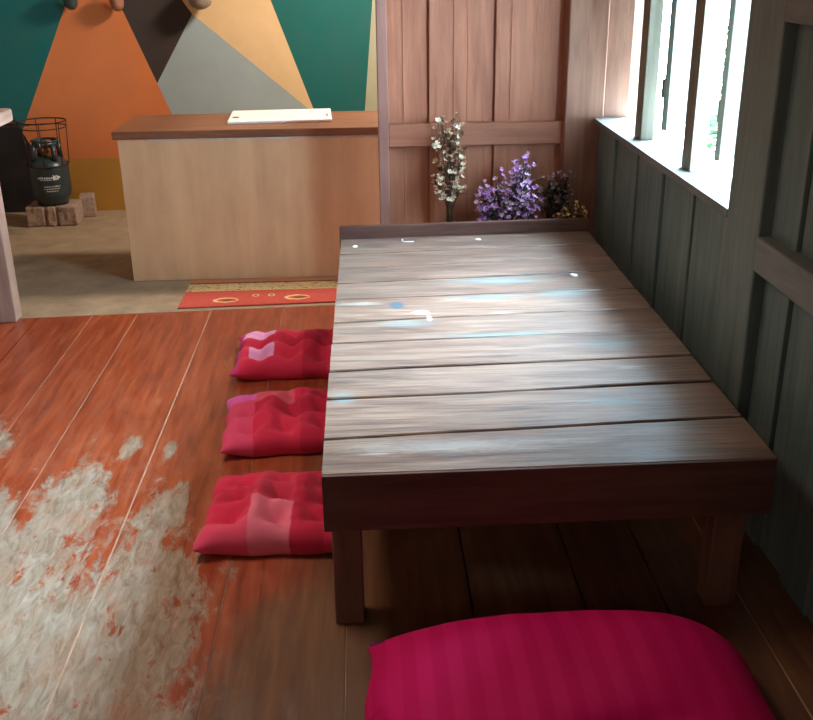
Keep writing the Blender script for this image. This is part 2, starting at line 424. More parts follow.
bm = bmesh.new(); box(bm, -3.12, 1.3, -1.62, YW + .12, CEIL, CEIL + .06); struct('ceiling', bm, M['ceil'])

# wooden partition with stile and rail
bm = bmesh.new()
bs = [.112, .292, .456, .576, .748, .875]
for i, (a, b) in enumerate(zip(bs, bs[1:])):
    d = (.022, .002, .022, .0, .018)[i]
    box(bm, a + .001, b - .001, YP + .012 + d, YP + .034 + d, 0.0, CEIL, .003)
    if b - a > .15:
        xm = a + (b - a) * (.4 if i != 1 else .66)
        box(bm, xm - .003, xm + .003, YP + .008 + d, YP + .014 + d, 0.0, CEIL, .001)
box(bm, .112, .875, YP + .048, YP + .06, 0, CEIL)
struct('wall_far', bm, M['red_wood'])
bm = bmesh.new(); box(bm, .07, .114, YP - .02, YP + .06, 0, CEIL, .004); struct('trim_2', bm, M['mauve_wood'])
bm = bmesh.new(); box(bm, .114, .875, YP - .018, YP + .012, .727, .824, .004); struct('trim_3', bm, M['red_wood_x'])
bm = bmesh.new(); box(bm, .872, 1.04, YP - .07, YP + .06, 0, CEIL, .006); struct('trim_4', bm, M['corner_wood'])

# window wall on the right
Y0, Y1 = 2.655, 4.335        # opening
SZ = .842
XW = 1.035
def boards(bm, ya, yb, w, z0, z1, x=XW):
    n = max(1, round((yb - ya) / w)); h = (yb - ya) / n
    for i in range(n):
        d = (0, .010, .003, .012)[i % 4]
        box(bm, x + d, x + d + .028, ya + i * h + .0012, ya + (i + 1) * h - .0012, z0, z1, .003)
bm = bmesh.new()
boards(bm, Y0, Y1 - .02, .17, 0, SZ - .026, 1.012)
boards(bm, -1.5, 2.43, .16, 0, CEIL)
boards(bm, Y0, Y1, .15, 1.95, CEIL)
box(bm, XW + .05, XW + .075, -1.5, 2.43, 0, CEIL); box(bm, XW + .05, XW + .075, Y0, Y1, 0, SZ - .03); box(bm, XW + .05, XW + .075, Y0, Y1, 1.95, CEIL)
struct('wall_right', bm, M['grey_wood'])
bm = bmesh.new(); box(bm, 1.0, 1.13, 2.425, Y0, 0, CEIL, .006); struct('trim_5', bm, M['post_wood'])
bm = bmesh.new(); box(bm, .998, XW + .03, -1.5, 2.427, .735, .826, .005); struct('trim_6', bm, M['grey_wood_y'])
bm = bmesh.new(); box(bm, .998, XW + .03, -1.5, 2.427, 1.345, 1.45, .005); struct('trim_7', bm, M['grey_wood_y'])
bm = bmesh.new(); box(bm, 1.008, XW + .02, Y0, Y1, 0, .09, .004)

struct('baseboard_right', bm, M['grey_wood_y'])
win = bpy.data.objects.new('window_1', None); COL.objects.link(win); win['kind'] = 'structure'; win.location = (1.0, (Y0 + Y1) / 2, SZ)
def wpart(name, bm, mat):
    for v in bm.verts: v.co -= Vector(win.location)
    return new_obj(name, bm, mat, win)
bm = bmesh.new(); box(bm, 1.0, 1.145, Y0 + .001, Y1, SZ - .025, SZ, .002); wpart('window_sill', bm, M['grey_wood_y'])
bm = bmesh.new()
box(bm, 1.042, 1.15, Y1, Y1 + .05, .4, 2.0, .003); box(bm, 1.02, 1.13, Y0 + .001, Y1, 1.9, 1.95, .003)
wpart('window_frame', bm, M['corner_wood'])
for y in (3.20, 3.80):
    bm = bmesh.new(); box(bm, 1.05, 1.10, y - .045, y + .045, SZ, 1.9, .003); wpart('window_bar', bm, M['bar_wood'])
def shutter(hy, ang, w=.54):
    bm = bmesh.new()
    for i in range(4):
        box(bm, i * w / 4 + .002, (i + 1) * w / 4 - .002, -.011, .011, 0, 1.05, .002)
    for z in (.12, .85): box(bm, .02, w - .02, .011, .03, z, z + .07, .003)
    for v in bm.verts:
        v.co = Matrix.Rotation(ang, 3, 'Z') @ v.co + Vector((1.16, hy, SZ + .02))
    return bm
wpart('shutter', shutter(3.23, math.radians(32)), M['white_wood'])
wpart('shutter', shutter(3.84, math.radians(50)), M['white_wood'])

# outdoors
bm = bmesh.new(); box(bm, 1.13, 1.60, -3, 7, 2.10, 2.16); struct('ceiling_eave', bm, M['bar_wood'])  # unseen eave, reach and height set to cut the high skylight
bm = bmesh.new(); box(bm, 1.3, 9, -3, 12, -.3, -.1); struct('ground', bm, M['outside_ground'])
def shrub(name, c, r, n, label):
    bm = bmesh.new()
    for i in range(n):
        d = Vector((random.gauss(0, 1), random.gauss(0, 1), random.gauss(0, 1))).normalized() * random.random() ** .4
        p = Vector((d.x * r[0], d.y * r[1], d.z * r[2] + r[2]))
        s = random.uniform(.04, .09)
        q = Matrix.Rotation(random.random() * 6.3, 3, 'Z') @ Matrix.Rotation(random.uniform(-1, 1), 3, 'X')
        vs = [bm.verts.new(p + q @ Vector(v) * s) for v in ((-1, 0, 0), (-.3, -.45, .1), (.5, -.35, .15), (1, 0, 0), (.5, .35, .15), (-.3, .45, .1))]
        bm.faces.new(vs[:4]); bm.faces.new((vs[0], vs[3], vs[4], vs[5]))
    e = empty(name, label, 'shrub', c)
    new_obj('foliage', bm, M['leaf'], e)
    bm = bmesh.new()
    for k in range(5):
        tube(bm, [(0, 0, -.0), (.05 * math.cos(k * 1.3), .05 * math.sin(k * 1.3), r[2] * .5), (r[0] * .5 * math.cos(k * 1.3), r[1] * .5 * math.sin(k * 1.3), r[2])], .012, 5)
    new_obj('stem', bm, M['stem'], e)
shrub('garden_shrub', (3.05, 8.0, -.1), (.5, .5, .55), 420, 'green leafy shrub high in the right of the window, in bright light outside')
shrub('garden_shrub', (3.3, 9.7, -.1), (.22, .3, .16), 160, 'small low green plant on the bright ground outside, right of the second window bar')

# ------------------------------------------------------------------ low table
TZ = .433
tb = empty('low_table', 'long low table of rough weathered planks with thick dark edge boards beside the window wall', 'table', (.41, 2.95, 0))
def tpart(name, bm, mat):
    for v in bm.verts: v.co -= Vector(tb.location)
    o = new_obj(name, bm, mat, tb); return o
TS = [(1.950, 1.962), (2.134, 2.191), (2.363, 2.407), (2.551, 2.599), (2.767, 2.805), (2.945, 3.02), (3.174, 3.215), (3.35, 3.43), (3.52, 3.62), (3.717, 3.791), (3.937, 3.982)]
me_planks = []
def wav(x, s): return .006 * noise.noise(Vector((x * 3, s * 5.1, 0)))
for i, (a, b) in enumerate(zip(TS, TS[1:])):
    bm = bmesh.new(); nx = 26
    zt = TZ + (.0, .001, .0, .002, .001, .0015, .001, .002, .001, .002)[i]
    rows = []
    for k in range(nx + 1):
        u = k / nx; xl = -.113 + .0016 * (i + .5); x = xl + u * (.920 - xl) + (random.uniform(-.002, .002) if k in (0, nx) else 0)
        g0 = .0036 if i else .0095; g1 = .0036 if i < 9 else 0
        ya = a[0] + (a[1] - a[0]) * u + (wav(x, i) if i else 0) + g0
        yb = b[0] + (b[1] - b[0]) * u + (wav(x, i + 1) if i < 9 else 0) - g1
        if i == 2: ya += .013 * max(0, min(1, (u - .5) * 5)) * (1 - .4 * max(0, u - .7)) + .008 * max(0, 1 - u * 4)   # open wedge-shaped crack
        if i == 4: ya += .003 * max(0, 1 - u * 3)
        if i == 3: ya += .006 * max(0, 1 - abs(u - .3) * 3)
        zz = zt + .0015 * noise.noise(Vector((x * 2, i * 3.3, 1)))
        r = []
        for (y, z) in ((ya, zt - .03), (ya, zz - .003), (ya + .003, zz), ((ya * 2 + yb) / 3, zz + .0008), ((ya + yb * 2) / 3, zz + .0008), (yb - .003, zz), (yb, zz - .003), (yb, zt - .03)):
            r.append(bm.verts.new((x, y, z)))
        rows.append(r)
    for A, B in zip(rows, rows[1:]):
        for k in range(8): bm.faces.new((A[k], B[k], B[(k + 1) % 8], A[(k + 1) % 8]))
    bm.faces.new(rows[0]); bm.faces.new(rows[-1][::-1])
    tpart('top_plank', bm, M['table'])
bm = bmesh.new(); prism(bm, [(-.112, 1.9505), (.919, 1.9622), (.919, 2.002), (-.112, 1.990)], .290, TZ - .0305, .0015); prism(bm, [(-.112, 1.9505), (.919, 1.9622), (.919, 1.9705), (-.112, 1.959)], TZ - .034, TZ - .0008, .001); tpart('front_apron', bm, M['dark_wood'])
bm = bmesh.new(); box(bm, -.104, -.066, 1.996, 3.93, .305, TZ - .032, .003); box(bm, .878, .916, 2.01, 3.93, .305, TZ - .032, .003); box(bm, -.06, .87, 3.9, 3.935, .305, TZ - .032, .003)
for y in (2.5, 3.0, 3.5): box(bm, -.066, .878, y, y + .06, .34, TZ - .033)
tpart('side_apron', bm, M['dark_wood'])
bm = bmesh.new(); prism(bm, [(-.104, 3.937), (.925, 3.982), (.925, 4.016), (-.104, 3.971)], .36, .484, .003); tpart('end_rail', bm, M['dark_wood'])
for (x, y, w) in ((-.098, 1.998, .07), (.812, 2.012, .075), (-.066, 3.82, .07), (.80, 3.83, .075)):
    bm = bmesh.new(); box(bm, x, x + w, y, y + .07, 0, .34, .004); tpart('leg', bm, M['leg_wood'])

# small things lying on the table
def flake(name, p, rx, ry, label, cat, rot=0, h=.006):
    bm = bmesh.new(); lathe(bm, [(0, 0), (.8, 0), (1, .3), (.9, .75), (.5, 1), (0, 1.0)], 14)
    for v in bm.verts:
        v.co = Vector((v.co.x * rx * (1 + .15 * math.sin(3 * v.co.y * 2)), v.co.y * ry, v.co.z * h))
    o = new_obj(name, bm, M['petal'], None, True, p, rot)
    tag(o, label, cat)
flake('white_disc', (.741, 3.374, TZ), .013, .02, 'small bright white disc near the shaded right side of the tabletop', 'cap', .2, .007)  # small flat white disc
flake('flower_petal', (-.042, 3.826, TZ + .0005), .012, .018, 'tiny white petal at the far left corner of the table', 'petal', .1, .004)
flake('flower_petal', (.455, 3.887, TZ + .0005), .013, .016, 'tiny white petal beside the end rail below the purple flowers', 'petal', .4, .004)
bm = bmesh.new(); tube(bm, [(0, .03, .003), (-.004, .0, .003), (.006, -.012, .003), (.045, -.014, .003)], .0034, 6)
tag(new_obj('bent_wire', bm, M['petal'], None, True, (.15, 3.885, TZ - .001)), 'short bent white wire lying in front of the table end rail', 'wire')

# ------------------------------------------------------------------ tufted floor cushions
def pillow_bm(W, D, H, n, tufts, dimple, sag, seed, power=.5, flat=.35, ear=.05):
    bm = bmesh.new(); top = {}; bot = {}
    for i in range(n + 1):
        for j in range(n + 1):
            u = -1 + 2 * i / n; v = -1 + 2 * j / n
            uu = math.copysign(1 - (1 - abs(u)) ** 1.35, u); vv = math.copysign(1 - (1 - abs(v)) ** 1.35, v)
            x = uu * W / 2 * (1 - ear * (1 - vv * vv) + .018 * math.cos(vv * 3 * PI + seed)); y = vv * D / 2 * (1 - ear * (1 - uu * uu) + .018 * math.cos(uu * 3 * PI + seed * 2))
            e = max(0, (1 - abs(uu) ** 2.6)) ** power * max(0, (1 - abs(vv) ** 2.6)) ** power
            # corners stay thinner than sides
            h = H * e
            q = Vector((x * 7 + seed, y * 7, seed))
            h += e * (H * .26 * noise.noise(q) + H * .07 * noise.noise(q * 2.7))
            dd = 0
            for (tx, ty) in tufts:
                d2 = (x - tx) ** 2 + (y - ty) ** 2; d = math.sqrt(d2)
                dd += dimple * math.exp(-d2 / (2 * .033 ** 2)) + .2 * math.exp(-d2 / (2 * .012 ** 2))
                a = math.atan2(y - ty, x - tx)
                h += e * H * .10 * math.cos(a * 4 + .3 * seed) * math.exp(-((d - .045) / .025) ** 2)
            h *= max(.12, 1 - dd)
            wob = .004 * noise.noise(Vector((x * 20, y * 20, seed + 4)))
            zt = flat * H + h * (1 - flat); zb = flat * H * (1 - min(1, e * 2.2))
            edge = i in (0, n) or j in (0, n)
            vt = bm.verts.new((x + wob, y + wob, zt if not edge else flat * H)); top[i, j] = vt
            bot[i, j] = vt if edge else bm.verts.new((x, y, max(0, zb)))
    for i in range(n):
        for j in range(n):
            bm.faces.new((top[i, j], top[i + 1, j], top[i + 1, j + 1], top[i, j + 1]))
            f = (bot[i, j], bot[i, j + 1], bot[i + 1, j + 1], bot[i + 1, j])
            if len(set(f)) == 4 and not all(v in (top[i, j], top[i + 1, j], top[i + 1, j + 1], top[i, j + 1]) for v in f): bm.faces.new(f)
    return bm, top

def cushion(loc, rotz, W, D, H, label, mat, seed):
    e = empty('floor_cushion', label, 'cushion', loc, rotz, 'tufted floor cushions along the table')
    rg = random.Random(seed)
    T = [(x * W * .27 + rg.uniform(-.014, .014) + .012 * y, y * D * .27 + rg.uniform(-.014, .014)) for x in (-1, 0, 1) for y in (-1, 0, 1)]
    bm, top = pillow_bm(W, D, H, 64, T, .68, 0, seed, .5, .3, .06)
    # heights at the tufts, for the knots
    hs = [(min(top.values(), key=lambda v: (v.co.x - tx) ** 2 + (v.co.y - ty) ** 2)).co.copy() for tx, ty in T]
    body = new_obj('cushion_cover', bm, mat, e, True)
    sm = body.modifiers.new('sub', 'SUBSURF'); sm.levels = 1; sm.render_levels = 1
    for p in hs:
        bm = bmesh.new(); lathe(bm, [(0, -.003), (.006, -.002), (.007, .001), (.004, .004), (0, .005)], 10)
        new_obj('tuft_knot', bm, M['thread'], e, True, p)
    return e
cushion((-.26, 2.475, 0), math.radians(-1.5), .44, .385, .13, 'red plaid tufted cushion nearest the camera, left of the table leg', M['cushion'], 1.3)
cushion((-.275, 3.07, 0), math.radians(3), .45, .405, .125, 'middle red tufted cushion of the row, with one magenta corner', M['cushion_magenta'], 5.1)
cushion((-.295, 3.70, 0), math.radians(1), .47, .41, .115, 'red tufted cushion farthest away, with two pale lilac checks, nearest the mat', M['cushion_lilac'], 9.4)

# large striped pillow
pl = empty('floor_pillow', 'large magenta striped pillow on the floor in front of the table end', 'pillow', (.39, 1.575, 0), 0)
def big_pillow():
    W, D, H, n = .84, .56, .20, 64
    bm = bmesh.new(); top = {}; bot = {}
    for i in range(n + 1):
        for j in range(n + 1):
            u = -1 + 2 * i / n; v = -1 + 2 * j / n
            uu = math.copysign(1 - (1 - abs(u)) ** 1.5, u); vv = math.copysign(1 - (1 - abs(v)) ** 1.5, v)
            # rounded right-hand corners, square flap on the left
            k = 2.0 if uu > 0 else 7.0
            lim = 1.0
            x = uu * W / 2; y = vv * D / 2
            if uu > .35:
                q = (uu - .35) / .65; y *= 1 - .34 * q ** 3.0
            if vv > 0: y += .012 * math.sin(2.2 * uu + 1)
            x *= 1 - .03 * (1 - vv * vv)
            if uu < -.9: x -= .012 * math.sin(vv * 5 + .5)
            e = max(0, 1 - abs(uu + .0) ** (3.2 if uu > 0 else 3.6)) ** .55 * max(0, 1 - abs(vv) ** 2.8) ** .5
            h = H * e * (1 + .06 * noise.noise(Vector((x * 5, y * 5, 2))) + .05 * uu)
            h += e * .012 * math.sin(9 * y + 14 * x * (y + .3)) * max(0, -uu) + e * .006 * noise.noise(Vector((x * 16, y * 9, 7)))
            # slack folds across the middle, falling to the front
            h -= e * .022 * math.exp(-((y + .16 - .22 * (x - .05)) / .022) ** 2) * math.exp(-((x - .05) / .16) ** 2)
            ez = .05
            zt = ez + h * (1 - ez / H) if e > 0 else ez
            zb = ez * (1 - min(1, e * 2.5))
            edge = i in (0, n) or j in (0, n)
            vt = bm.verts.new((x, y, ez if edge else zt)); top[i, j] = vt
            bot[i, j] = vt if edge else bm.verts.new((x, y, max(0, zb)))
    for i in range(n):
        for j in range(n):
            T4 = (top[i, j], top[i + 1, j], top[i + 1, j + 1], top[i, j + 1]); bm.faces.new(T4)
            f = (bot[i, j], bot[i, j + 1], bot[i + 1, j + 1], bot[i + 1, j])
            if not all(v in T4 for v in f): bm.faces.new(f)
    back = [top[i, n].co.copy() for i in range(1, n)]
    return bm, back
bm, back = big_pillow()
b = new_obj('pillow_cover', bm, M['stripe'], pl, True)
sm = b.modifiers.new('sub', 'SUBSURF'); sm.levels = 1; sm.render_levels = 1
bm = bmesh.new(); tube(bm, [p + Vector((0, .004, .003 * math.sin(p.x * 40))) for p in back[1:-6:2]], .010, 8)
new_obj('back_hem', bm, M['purple_hem'], pl, True)

# ------------------------------------------------------------------ counter with board, mat
ct = empty('kitchen_counter', 'tan boxed counter with brown wooden top in front of the painted wall', 'counter', (-.3, 5.09, 0))
def cpart(name, bm, mat):
    for v in bm.verts: v.co -= Vector(ct.location)
    return new_obj(name, bm, mat, ct)
bm = bmesh.new(); box(bm, -1.168, .75, 4.84, 5.34, 0, .706, .003); cpart('counter_body', bm, M['counter'])
bm = bmesh.new(); box(bm, -1.188, .78, 4.824, 5.37, .706, .744, .004); cpart('counter_top', bm, M['counter_top'])
bm = bmesh.new()   # ragged line of dry filler under the top
lo = []; hi = []
for k in range(121):
    x = -1.02 + k * .0125
    lo.append((x, .6985 - max(.0006, .009 * noise.noise(Vector((x * 9, 3, 0))) + .004 * noise.noise(Vector((x * 40, 1, 0))))))
for y in (4.8345,):
    A = [bm.verts.new((x, y, z)) for x, z in lo]; B = [bm.verts.new((x, y, .7065)) for x, z in lo]
    A2 = [bm.verts.new((x, 4.8425, z)) for x, z in lo]; B2 = [bm.verts.new((x, 4.8425, .7065)) for x, z in lo]
    for k in range(120):
        bm.faces.new((A[k], A[k + 1], B[k + 1], B[k])); bm.faces.new((A[k], A2[k], A2[k + 1], A[k + 1])); bm.faces.new((A2[k], B2[k], B2[k + 1], A2[k + 1])); bm.faces.new((B[k], B[k + 1], B2[k + 1], B2[k]))
cpart('filler_strip', bm, M['white_glaze'])
cb = empty('cutting_board', 'white plastic cutting board lying on the counter top', 'board', (-.412, 5.178, .744), math.radians(2.5))
bm = bmesh.new(); box(bm, -.257, .257, -.185, .185, 0, .016, .006, 3); new_obj('board', bm, M['white_plastic'], cb)
bm = bmesh.new(); lathe(bm, [(0, 0), (.018, 0), (.018, .0012), (0, .0012)], 20); new_obj('hang_hole', bm, M['dark_hole'], cb, False, (-.222, -.06, .0158))
bm = bmesh.new()
for k in range(3): box(bm, .228, .240, -.09 + k * .03, -.072 + k * .03, .0158, .0166)
new_obj('printed_mark', bm, M['clay'], cb)
bm = bmesh.new()
n = 40
prism(bm, [(-.66, -.226), (.55, -.166), (.55, .2), (-.66, .196)], 0, .007, .002)
for v in bm.verts: v.co.y += .19
o = new_obj('floor_mat', bm, M['rug'], None, False, (-.215, 4.425, 0)); tag(o, 'red mat with a tan patterned border and paisley figures on the concrete before the counter', 'mat')

# ------------------------------------------------------------------ gas cylinder on a block
GX, GY = -1.90, 6.10
bl = empty('concrete_block', 'grey hollow concrete block under the gas cylinder', 'block', (GX + .0, GY, 0), math.radians(3))
bm = bmesh.new()
for x0, x1 in ((-.15, -.040), (-.026, .026), (.040, .15)):
    box(bm, x0, x1, -.10, -.02, 0, .125, .01, 2)
box(bm, -.149, .149, -.086, .10, .001, .124, .01, 2)
bmesh.ops.subdivide_edges(bm, edges=bm.edges[:], cuts=3, use_grid_fill=True)
for v in bm.verts:
    v.co += Vector((.004 * noise.noise(v.co * 60), .009 * noise.noise(v.co * 45 + Vector((3, 0, 0))), 0 if v.co.z < .01 else .005 * (noise.noise(v.co * 50) - .6)))
new_obj('block_body', bm, M['block'], bl)
bm = bmesh.new(); box(bm, -.045, .045, -.075, .075, 0, .125, .008)
vs = bm.verts[:]
for v in vs: v.co += Vector((.006 * noise.noise(v.co * 40), .006 * noise.noise(v.co * 37), 0))
o = new_obj('brick', bm, M['block'], None, False, (GX + .15, GY + .20, 0), math.radians(12)); tag(o, 'rough brick on the floor right of the block under the cylinder', 'brick')
gc = empty('gas_cylinder', 'dark green cooking gas cylinder with white print standing on a concrete block', 'gas cylinder', (GX, GY, .126))
bm = bmesh.new()
lathe(bm, [(0, .012), (.085, .012), (.088, 0), (.092, 0), (.094, .018), (.100, .03), (.114, .05), (.118, .075), (.118, .205), (.114, .235), (.098, .262), (.07, .279), (.03, .285), (0, .286)], 40)
new_obj('cylinder_body', bm, M['cyl'], gc, True)
bm = bmesh.new()   # pierced collar around the valve
for k in range(4):
    a0 = math.radians(90 * k + 12)
    pts = [(.078 * math.cos(a0 + t), .078 * math.sin(a0 + t), .0) for t in [math.radians(66) * q / 6 for q in range(7)]]
    for z0, z1 in ((.345, .375),):
        lo = [bm.verts.new((p[0], p[1], z0)) for p in pts]; hi = [bm.verts.new((p[0] * .97, p[1] * .97, z1)) for p in pts]
        li = [bm.verts.new((p[0] * .94, p[1] * .94, z0)) for p in pts]; h2 = [bm.verts.new((p[0] * .91, p[1] * .91, z1)) for p in pts]
        for q in range(6):
            bm.faces.new((lo[q], lo[q + 1], hi[q + 1], hi[q])); bm.faces.new((li[q], h2[q], h2[q + 1], li[q + 1]))
            bm.faces.new((hi[q], hi[q + 1], h2[q + 1], h2[q])); bm.faces.new((lo[q], li[q], li[q + 1], lo[q + 1]))
        for q in (0, 6): bm.faces.new((lo[q], hi[q], h2[q], li[q]))
tube(bm, [(.074 * math.cos(t), .074 * math.sin(t), .377) for t in [2 * PI * k / 28 for k in range(28)]], .007, 8, True)
for k in range(4):
    a = math.radians(90 * k + 45); tube(bm, [(.088 * math.cos(a), .088 * math.sin(a), .262), (.08 * math.cos(a), .08 * math.sin(a), .36)], .016, 8)
new_obj('collar', bm, M['cyl'], gc, True)
bm = bmesh.new(); lathe(bm, [(0, .28), (.02, .28), (.02, .31), (.012, .315), (.012, .33), (.026, .332), (.026, .35), (0, .352)], 16)
tube(bm, [(0, 0, .32), (.02, -.05, .322)], .012, 10); new_obj('valve', bm, M['valve'], gc, True)
bm = bmesh.new()   # white print on the front, wrapped round the body
def glyph(bm, a0, z0, w, h):
    R = .1186
    vs = []
    for q in range(3):
        a = a0 + (w / R) * q / 2
        vs.append((bm.verts.new((R * math.cos(a), R * math.sin(a), z0)), bm.verts.new((R * math.cos(a), R * math.sin(a), z0 + h))))
    for q in range(2): bm.faces.new((vs[q][0], vs[q + 1][0], vs[q + 1][1], vs[q][1]))
AC = math.radians(-90) + .30
bm2 = bmesh.new(); bm3 = bmesh.new()
for row, (z, h, n0, n1, wmin, wmax) in enumerate(((.165, .016, -.62, .10, .005, .010), (.158, .004, -.5, .3, .006, .014), (.118, .006, -.35, .38, .005, .011), (.104, .006, -.35, .38, .005, .011), (.09, .006, -.25, .3, .005, .011))):
    a = AC - .0 + n0
    while a < AC + n1:
        w = random.uniform(wmin, wmax); glyph(bm if row < 2 else bm3, a, z + (random.uniform(0, .003) if row == 0 else 0), w, h * random.uniform(.6, 1)); a += w / .1186 + random.uniform(.02, .05)
for k, (a, z, w, h) in enumerate(((.14, .162, .007, .026), (.21, .170, .009, .008), (.20, .158, .006, .024), (.28, .162, .008, .008), (.27, .176, .008, .010), (.35, .158, .006, .026), (.40, .168, .012, .010))):
    glyph(bm2, AC + a, z, w, h)
new_obj('printed_emblem', bm2, M['cyl_text'], gc)
new_obj('white_print', bm, M['cyl_text'], gc); new_obj('small_print', bm3, M['cyl_text'], gc)
# wire stand hung over the cylinder
wr = empty('wire_rack', 'thin rusty wire ring stand placed over the top of the gas cylinder', 'rack', (GX, GY, .126))
bm = bmesh.new()
R = .135
for z, r, k in ((.49, R, .0045), (.455, R * 1.0, .0035), (.235, .1215, .0035)):
    tube(bm, [(r * math.cos(2 * PI * q / 36), r * math.sin(2 * PI * q / 36), z) for q in range(36)], k, 6, True)
for q in range(7):
    a = 2 * PI * q / 7 + .35
    tube(bm, [(.1215 * math.cos(a), .1215 * math.sin(a), .232), (.128 * math.cos(a), .128 * math.sin(a), .36), (R * math.cos(a), R * math.sin(a), .49)], .003, 6)
tube(bm, [(-R, -.02, .488), (-.32, -.06, .475)], .004, 6); tube(bm, [(-R, .03, .455), (-.32, -.055, .467)], .003, 6)
new_obj('wire_frame', bm, M['wire'], wr, True)

# ------------------------------------------------------------------ work bench at the left edge
wb = empty('work_bench', 'pale wooden bench whose corner and leg show at the left edge', 'bench', (-1.9, 3.9, 0))
def bpart(name, bm, mat):
    for v in bm.verts: v.co -= Vector(wb.location)
    return new_obj(name, bm, mat, wb)
bm = bmesh.new(); prism(bm, [(-2.55, 3.5), (-1.475, 3.5), (-1.475, 4.36), (-1.50, 4.385), (-2.55, 4.40)], .872, .922, .005); bpart('bench_top', bm, M['pale_wood_y'])
for x, y in ((-1.655, 4.265), (-2.5, 4.265), (-2.5, 3.55)):
    bm = bmesh.new(); vs = box(bm, x, x + .085, y, y + .085, 0, .872, .005); bpart('leg', bm, M['pale_wood_z'])
bm = bmesh.new(); box(bm, -2.5, -1.56, 4.355, 4.38, .55, .872, .004) if False else box(bm, -2.46, -1.60, 4.30, 4.33, .76, .872, .004); bpart('apron', bm, M['pale_wood_y'])
bm = bmesh.new()
tube(bm, [(-1.60, 4.252, .50), (-1.75, 4.252, .80)], .022, 8); bpart('brace', bm, M['pale_wood_z'])

# ------------------------------------------------------------------ pots hung high on the mural
def wall_pot(x, z, mat, label, r=.045, wide=1.0, rim=True):
    e = empty('hanging_pot', label, 'pot', (x, YW, z))
    Mx = Matrix.Rotation(math.radians(25), 3, 'X')
    bm = bmesh.new()
    lathe(bm, [(0, 0), (r * .55 * wide, .0), (r * .9 * wide, .02), (r * wide, .05), (r * .9 * wide, .085), (r * .75 * wide, .1), (r * .85 * wide, .115), (r * .8 * wide, .115), (r * .68 * wide, .1), (r * .8, .05), (0, .015)], 22, (0, -r * wide - .012, 0), Mx)
    new_obj('pot_body', bm, mat, e, True)
    bm = bmesh.new(); tube(bm, [(0, 0, .13), (0, -.025, .128), (0, -.04, .11), (0, -.035, .09)], .004, 6); new_obj('hook', bm, M['wire'], e, True)
    return e
wall_pot(-1.43, 1.225, M['clay'], 'small brown clay pot hung high on the orange part of the wall', .042)
wall_pot(-1.70, 1.235, M['ceramic_dark'], 'dark glazed pot hung high between teal and orange paint', .042)
wall_pot(-.935, 1.235, M['clay_grey'], 'wide grey clay pot hung high on the tan part of the wall', .052, 1.35)

# ------------------------------------------------------------------ dried flowers between table and partition
def vase(e, h, r):
    bm = bmesh.new(); lathe(bm, [(0, .0), (r * .7, 0), (r, h * .25), (r * .95, h * .5), (r * .5, h * .8), (r * .55, h), (r * .47, h), (r * .42, h * .8), (r * .8, h * .45), (0, .02)], 24)
    new_obj('vase', bm, M['vase'], e, True)
def blossom(bm, p, s, mi=0, petals=5):
    up = Vector((random.gauss(0, .5), random.gauss(-.5, .4), 1)).normalized()
    a = up.orthogonal().normalized(); b = up.cross(a)
    c = bm.verts.new(p)
    for k in range(petals):
        t = 2 * PI * k / petals + random.random()
        d = a * math.cos(t) + b * math.sin(t); w = a * -math.sin(t) + b * math.cos(t)
        v1 = bm.verts.new(p + d * s * .6 + w * s * .38 + up * s * .3); v2 = bm.verts.new(p + d * s + up * s * .45); v3 = bm.verts.new(p + d * s * .6 - w * s * .38 + up * s * .3)
        f = bm.faces.new((c, v1, v2, v3)); f.material_index = mi
def bouquet(name, loc, label, vh, targets, stem_mat, mats, size, per, spread, leaf=None):
    e = empty(name, label, 'flowers', loc)
    vase(e, vh, .045 if vh > .3 else .04)
    sb = bmesh.new(); fb = bmesh.new()
    for (x, y, z) in targets:
        tip = Vector((x, y, z))
        p0 = Vector((random.uniform(-.012, .012), random.uniform(-.012, .012), vh * .7)); p1 = Vector((x * .25, y * .25, vh + (z - vh) * .35)); p2 = Vector((x * .8, y * .8, vh + (z - vh) * .8))
        tube(sb, [p0, p1, p2, tip], .0022, 5)
        for k in range(per):
            q = tip + Vector((random.gauss(0, spread), random.gauss(0, spread), random.gauss(0, spread * 1.2)))
            tube(sb, [p2, q], .0012, 4)
            blossom(fb, q, size * random.uniform(.7, 1.25), random.randrange(len(mats)), random.choice((5, 6)))
    new_obj('stems', sb, stem_mat, e, True)
    new_obj('blossoms', fb, mats, e)
    return e
FY = 4.19
tg = [(random.uniform(-.04, .04) + .025 * math.sin(k), random.uniform(-.03, .03), .54 + .30 * (k / 25)) for k in range(26)]
wf = bouquet('dried_flowers', (.372, FY + .07, 0), 'tall bunch of dried cream flowers and seed heads behind the left part of table end', .42, tg, M['stem'], [M['tan_seed'], M['tan_seed'], M['tan_seed'], M['cream_flower'], M['stem']], .0115, 9, .016)
bm = bmesh.new()
for (x, z) in ((-.06, .76), (-.05, .60), (-.045, .61), (.02, .58), (.035, .575), (-.02, .53), (0, .645), (-.065, .755), (.0, .525), (.03, .60), (-.04, .545), (.045, .70), (.05, .66)):
    for k in range(4): blossom(bm, Vector((x + random.gauss(0, .006), -.035 + random.gauss(0, .008), z + random.gauss(0, .006))), .0125, 0, 6)
new_obj('cream_blossoms', bm, M['cream_flower'], wf)
tg = []
for k in range(60):
    x = random.uniform(-.12, .11); top = .555 + .12 * math.exp(-((x - .05) / .04) ** 2) + .05 * math.exp(-((x + .075) / .035) ** 2)
    tg.append((x, random.uniform(-.055, .045), random.uniform(.46, top)))
for k in range(9): tg.append((random.uniform(.02, .065), random.uniform(-.06, .0), .575 + .0125 * k))
bouquet('flower_bouquet', (.612, FY - .025, 0), 'bushy bouquet of bright purple statice flowers behind the middle of the table end', .36, tg, M['stem_green'], [M['purple_flower'], M['purple_flower'], M['lilac_flower'], M['faded_flower']], .012, 8, .020)
